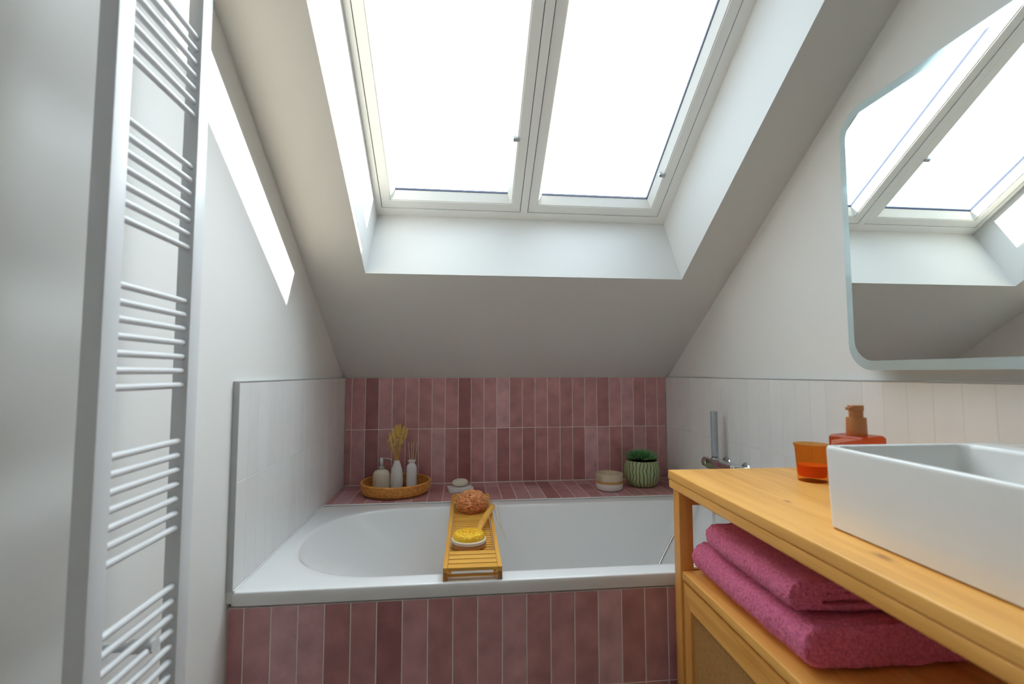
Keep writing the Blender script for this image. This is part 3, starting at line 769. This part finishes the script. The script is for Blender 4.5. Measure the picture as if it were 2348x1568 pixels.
df = thing('diffuser_bottle', 'white glossy reed diffuser bottle at the right of the rattan tray', 'diffuser', (.369, -.135, ZB))
bm = bmesh.new(); lathe(bm, [(.024, 0), (.0265, .003), (.0268, .01), (.0268, .098), (.0255, .112), (.0205, .121), (.0145, .1265), (.0135, .130), (.0165, .134), (.0205, .139), (.0210, .144), (.0190, .1455), (.012, .1455), (.010, .135), (.010, .04), (.001, .04)], 64)
finish('body', bm, M['diffuser'], df)
for nm, dx, dz in (('leftmost reed stick in the white diffuser bottle, leaning left', -.013, .087), ('second reed stick from the left in the diffuser bottle', -.0005, .086), ('third reed stick from the left in the diffuser, tallest', .008, .092), ('rightmost reed stick in the white diffuser bottle, leaning right', .0215, .0875)):
    bm = bmesh.new(); tube(bm, [(dx * .10 - .0, 0, 0), (dx * 1.05, .002, .105 + dz)], .0016, 8)
    tag(finish('reed_stick', bm, M['reed'], None, 40, (.369 + dx * .2, -.135 + (.003 if dx > 0 else -.003), ZB + .041)), nm, 'reed stick', 'reeds in the diffuser')

# soap dish and soap
rz_ = .22
sdh = finish('soap_dish', nbox(-.062, .062, -.040, .040, 0, .021, bev=.0025), M['marble'], None, 40, (.618, -.172, 0.0)); sdh.rotation_euler = (0, 0, rz_)
tag(sdh, 'white marble block soap dish on the pink ledge beside the rattan tray', 'soap dish')
bm = bmesh.new(); bmesh.ops.create_uvsphere(bm, u_segments=48, v_segments=24, radius=1)
for v in bm.verts:
    v.co = Vector((v.co.x * .041, v.co.y * .027, math.copysign(abs(v.co.z) ** .85, v.co.z) * .0200))
tag(finish('soap_bar', bm, M['soap'], None, 180, (.619, -.170, .0410)), 'ivory oval soap bar lying on the white dish', 'soap').rotation_euler = (0, 0, .12)

# candle bowl
cb = thing('candle_bowl', 'sand and white glazed candle bowl with tan band on the ledge', 'candle', (1.386, -.228, 0.0))
bm = bmesh.new(); lathe(bm, [(.052, 0), (.062, .003), (.0675, .012), (.0690, .026), (.0690, .040)], 72, caps=False)
bm.faces.new([v for v in bm.verts if v.co.z < 1e-6]); finish('white_base', bm, M['stone_white'], cb)
bm = bmesh.new(); lathe(bm, [(.0690, .040), (.0690, .080), (.0680, .083), (.0660, .083), (.0645, .08), (.0645, .050), (.001, .050)], 72, caps=False); finish('sand_rim', bm, M['stone_ware'], cb)
bm = bmesh.new(); lathe(bm, [(.0692, .036), (.0702, .037), (.0702, .049), (.0692, .050)], 72, caps=False); finish('band', bm, M['band'], cb)
bm = bmesh.new(); lathe(bm, [(.0643, .0505), (.0643, .064), (.001, .063)], 60, caps=False); finish('wax', bm, M['wax'], cb)
bm = bmesh.new(); tube(bm, [(0, 0, .063), (.001, 0, .088)], .0013, 6); finish('wick', bm, M['cotton'], cb)

# potted succulent
ps = thing('potted_succulent', 'green rosette succulent in striped pale green pot near the ledge corner', 'potted plant', (1.588, -.157, 0.0))
bm = bmesh.new(); lathe(bm, [(.064, 0), (.073, .003), (.083, .016), (.0915, .042), (.0935, .070), (.0920, .098), (.0870, .122), (.0820, .133), (.0790, .134), (.0770, .130), (.080, .115), (.001, .112)], 96)
finish('pot', bm, M['pot'], ps)
bm = bmesh.new(); lathe(bm, [(.079, .113), (.079, .121), (.001, .126)], 48); finish('soil', bm, M['soil'], ps)
bm = bmesh.new()
nl = 130
for i in range(nl):
    f = i / nl; a = i * 2.39996; L_ = .018 + .062 * f ** .8; tilt = math.radians(82 - 74 * f ** .9)
    rb = .006 + .020 * f; base = Vector((rb * math.cos(a), rb * math.sin(a), .152 - .016 * f))
    out = Vector((math.cos(a), math.sin(a), 0)); sd_ = Vector((-math.sin(a), math.cos(a), 0)); upv = Vector((0, 0, 1))
    wdt = .0045 + .006 * f; rgs = []
    for k in range(7):
        s_ = k / 6; tl = tilt + (1 - s_) * -.25 + s_ * .35
        c = base + out * (L_ * s_ * math.cos(tilt)) + upv * (L_ * s_ * math.sin(tilt) + .010 * s_ * s_ * f)
        w = wdt * (math.sin(PI * min(1, .25 + s_ * .75)) ** .8 if s_ < 1 else .02) + .0003; th_ = w * .42
        nrm = (-out * math.sin(tilt) + upv * math.cos(tilt)).normalized()
        rgs.append([c + sd_ * w * math.cos(q) + nrm * (th_ * math.sin(q)) for q in [2 * PI * j / 6 for j in range(6)]])
    loft(bm, rgs, cap0=True, cap1=True)
finish('foliage', bm, M['leaf'], ps)

# ------------------------------------------------------------------ bath tray across the tub
def tz_(x): return x
TW = .172
bt = thing('bath_tray', 'bamboo slatted bath tray laid across the tub', 'bath tray', (.658, -1.243, 0.0012), math.radians(-.6))
TLn = .855; RH = .036
for s_ in (-1, 1):
    x0 = s_ * (TW / 2 - .0065)
    finish('side_rail', nbox(x0 - .0065, x0 + .0065, .0, TLn, .022, RH, bev=.0012), M['bamboo_y'], bt)
    for y0 in (0.0, TLn - .013):
        finish('foot', nbox(x0 - .0064, x0 + .0064, y0 + .0005, y0 + .0135, 0, .0220, bev=.0008), M['bamboo_end'], bt)
inx = TW / 2 - .0135
for k in range(4):
    y0 = .001 + k * .0345; finish('slat', nbox(-inx, inx, y0, y0 + .0285, .026, RH - .0005, bev=.001), M['bamboo_x'], bt)
y0 = .149
while y0 < .70:
    finish('slat', nbox(-inx, inx, y0, y0 + .0175, .010, .0160, bev=.0008), M['bamboo_x'], bt); y0 += .0225
for k in range(5):
    y0 = .690 + k * .0335; finish('slat', nbox(-inx, inx, y0 + .0, y0 + .0275, .026, RH - .0005, bev=.001), M['bamboo_x'], bt)
for s_ in (-1, 1):
    finish('lower_rail', nbox(s_ * (inx - .005) - .005, s_ * (inx - .005) + .005, .02, TLn - .02, .0055, .0098, bev=.0008), M['bamboo_y'], bt)
for y0 in (.005, TLn - .012): finish('crossbar', nbox(-inx, inx, y0, y0 + .006, .008, .0125, bev=.0008), M['bamboo_x'], bt)

# sponge
def tray_pt(x, y, z): 
    a = math.radians(-.6); return Vector((.658 + x * math.cos(a) - y * math.sin(a), -1.243 + x * math.sin(a) + y * math.cos(a), z))
bm = bmesh.new(); bmesh.ops.create_icosphere(bm, subdivisions=6, radius=1)
for v in bm.verts:
    d = v.co.normalized(); q = d * 6.5
    dist, pts = noise.voronoi(d * 9.0 + Vector((noise.noise(q), noise.noise(q + Vector((9, 2, 1))), noise.noise(q + Vector((3, 7, 5))))) * .35)
    pore = max(0, 1 - dist[0] / .34)
    h = 1 + .10 * noise.noise(d * 2.2) + .07 * noise.noise(d * 7) + .05 * noise.noise(d * 22) - .19 * pore ** .8
    v.co = Vector((d.x * .066 * h, d.y * .066 * h, d.z * .050 * h))
    if v.co.z < -.036: v.co.z = -.036
tag(finish('sea_sponge', bm, M['sponge'], None, 60, tray_pt(.004, .640, .0165 + .0372)), 'orange natural sea sponge at the far end of the bamboo tray', 'sponge')

# bath brush
bh = tray_pt(-.010, .222, .0165)
bb = thing('bath_brush', 'wooden bath brush lying bristles up on the bamboo tray', 'bath brush', bh)
bm = bmesh.new(); lathe(bm, [(.046, 0), (.054, .003), (.0575, .010), (.0575, .016), (.054, .0185)], 64); finish('brush_head', bm, M['brush_wood'], bb)
bm = bmesh.new(); lathe(bm, [(.0555, .0185), (.0580, .021), (.0580, .029), (.0545, .031)], 64); finish('cushion_ring', bm, M['cushion'], bb)
bm = bmesh.new(); lathe(bm, [(.0530, .031), (.0525, .040), (.046, .0475), (.03, .0505), (.001, .0515)], 48)
i = 0
while i < 1500:
    r = .0525 * math.sqrt(random.random()); a = random.uniform(0, 2 * PI); i += 1
    x, y = r * math.cos(a), r * math.sin(a); hh = .0535 - .009 * (r / .053) ** 3 + random.uniform(-.0008, .0008)
    lx, ly = x * .03, y * .03; w = .0011
    p = [bm.verts.new((x + w * math.cos(q), y + w * math.sin(q), .034)) for q in (0, 2.1, 4.2)]; t2 = [bm.verts.new((x + lx + w * .7 * math.cos(q), y + ly + w * .7 * math.sin(q), hh)) for q in (0, 2.1, 4.2)]
    for k in range(3): bm.faces.new((p[k], p[(k + 1) % 3], t2[(k + 1) % 3], t2[k]))
    bm.faces.new(t2)
br_ = finish('bristles', bm, M['bristle'], bb, 30)
# handle: leaves the head to the far right and rises on the tray rail
hd = Vector((.104, .335, .044)); h0 = Vector((.015, .045, .011))
bm = bmesh.new(); n = 22; rgs = []
ax = (hd - h0); al = ax.normalized(); sdv = al.cross(Vector((0, 0, 1))).normalized(); upv = sdv.cross(al)
for k in range(n + 1):
    s_ = k / n; c = h0 + ax * s_ + upv * (.006 * math.sin(PI * s_))
    w = .0105 + .0035 * math.sin(PI * min(1, s_ * 1.1)) + (.001 if s_ > .8 else 0); th_ = .0075
    if s_ > .94: w *= math.sqrt(max(.02, 1 - ((s_ - .94) / .06) ** 2))
    rgs.append([c + sdv * w * math.cos(q) + upv * th_ * math.sin(q) for q in [2 * PI * j / 14 for j in range(14)]])
loft(bm, rgs, cap0=True, cap1=True); hn = finish('handle', bm, M['bamboo_y'], bb)
e_ = hd - ax * .045 + upv * .008
bm = bmesh.new(); cord = spline([e_ - upv * .016, e_ - upv * .0, e_ + upv * .006 + sdv * .006, e_ + Vector((.020, -.004, .004)), e_ + Vector((.026, -.03, -.035)), e_ + Vector((.030, -.055, -.065)), e_ + Vector((.036, -.075, -.083)), e_ + Vector((.045, -.09, -.105))], 8)
tube(bm, cord, .0013, 8)
cord = spline([e_ - upv * .016, e_ - upv * .018 + sdv * .010 , e_ + Vector((.014, -.03, -.040)), e_ + Vector((.024, -.048, -.060)), e_ + Vector((.033, -.066, -.074)), e_ + Vector((.041, -.083, -.092))], 8)
tube(bm, cord, .0013, 8)
bmesh.ops.create_icosphere(bm, subdivisions=2, radius=.0035, matrix=Matrix.Translation(e_ + Vector((.031, -.060, -.070))))
finish('hanging_cord', bm, M['cotton'], bb)

# ------------------------------------------------------------------ light
SKY_GLOW, SKY_BASE = 14.0, 2.6
w = bpy.data.worlds.new('sky'); sc.world = w; w.use_nodes = True
wt2 = w.node_tree; bg = wt2.nodes['Background']
# hazy bright sky: white glow on the sun's side, fainter and bluer away from it
tcw = N(wt2, 'ShaderNodeTexCoord'); dt = N(wt2, 'ShaderNodeVectorMath', operation='DOT_PRODUCT')
L(wt2, tcw, 'Generated', dt, 0); dt.inputs[1].default_value = tuple(Vector((.42, .58, .70)).normalized())
mx0 = N(wt2, 'ShaderNodeMath', operation='MAXIMUM'); mx0.inputs[1].default_value = 0; L(wt2, dt, 'Value', mx0, 0)
pw0 = N(wt2, 'ShaderNodeMath', operation='POWER'); pw0.inputs[1].default_value = 2.5; L(wt2, mx0, 'Value', pw0, 0)
st0 = N(wt2, 'ShaderNodeMath', operation='MULTIPLY_ADD'); st0.inputs[1].default_value = SKY_GLOW; st0.inputs[2].default_value = SKY_BASE; L(wt2, pw0, 'Value', st0, 0)
cl0 = N(wt2, 'ShaderNodeMix', data_type='RGBA'); wt2.links.new(pw0.outputs[0], cl0.inputs[0]); cl0.inputs[6].default_value = (.70, .85, 1, 1); cl0.inputs[7].default_value = (.89, .955, 1, 1)
wt2.links.new(cl0.outputs[2], bg.inputs['Color']); wt2.links.new(st0.outputs[0], bg.inputs['Strength'])
w.cycles.sampling_method = 'MANUAL'; w.cycles.sample_map_resolution = 256
sd_s = Vector((1, .043, .435))                        # towards the sun, in slope axes
sun_dir = Vector((sd_s.x, -sd_s.y / LN + sd_s.z * S / LN, sd_s.y * S / LN + sd_s.z / LN)).normalized()
sl_ = bpy.data.lights.new('sun', 'SUN'); sl_.energy = 21; sl_.angle = math.radians(.53); sl_.color = (1, .91, .75)
so_ = bpy.data.objects.new('sun', sl_); COL.objects.link(so_); so_.location = (6, 2, 5)
so_.rotation_euler = (-sun_dir).to_track_quat('-Z', 'Y').to_euler()

# ------------------------------------------------------------------ camera
F, YAW, PIT, ROL = 1094.39, .1050, .0650, -.0014
CP = Vector((.6228, -2.6731, .5997))
cy, sy, cp, sp = math.cos(YAW), math.sin(YAW), math.cos(PIT), math.sin(PIT)
fw = Vector((sy * cp, cy * cp, sp)); rt = Vector((cy, -sy, 0)); upc = rt.cross(fw)
r2 = rt * math.cos(ROL) + upc * math.sin(ROL); u2 = upc * math.cos(ROL) - rt * math.sin(ROL)
cam = bpy.data.cameras.new('camera'); co_ = bpy.data.objects.new('camera', cam); COL.objects.link(co_)
mt = Matrix((r2, u2, -fw)).transposed().to_4x4(); mt.translation = CP
co_.matrix_world = mt
cam.sensor_width = 36; cam.lens = F * 36 / 2348; cam.clip_start = .02
cam.dof.use_dof = True; cam.dof.focus_distance = 2.0; cam.dof.aperture_fstop = 3.2
sc.camera = co_

# lift so that the floor is z = 0
for o in list(COL.objects):
    if o.parent is None: o.location.z += -FLOOR

sc.view_settings.view_transform = 'Standard'; sc.view_settings.look = 'None'
sc.view_settings.exposure = -0.35; sc.view_settings.gamma = 1; sc.view_settings.use_curve_mapping = False
sc.cycles.use_denoising = True
sc.cycles.max_bounces = 14; sc.cycles.diffuse_bounces = 8; sc.cycles.transparent_max_bounces = 16
sc.cycles.sample_clamp_indirect = 6
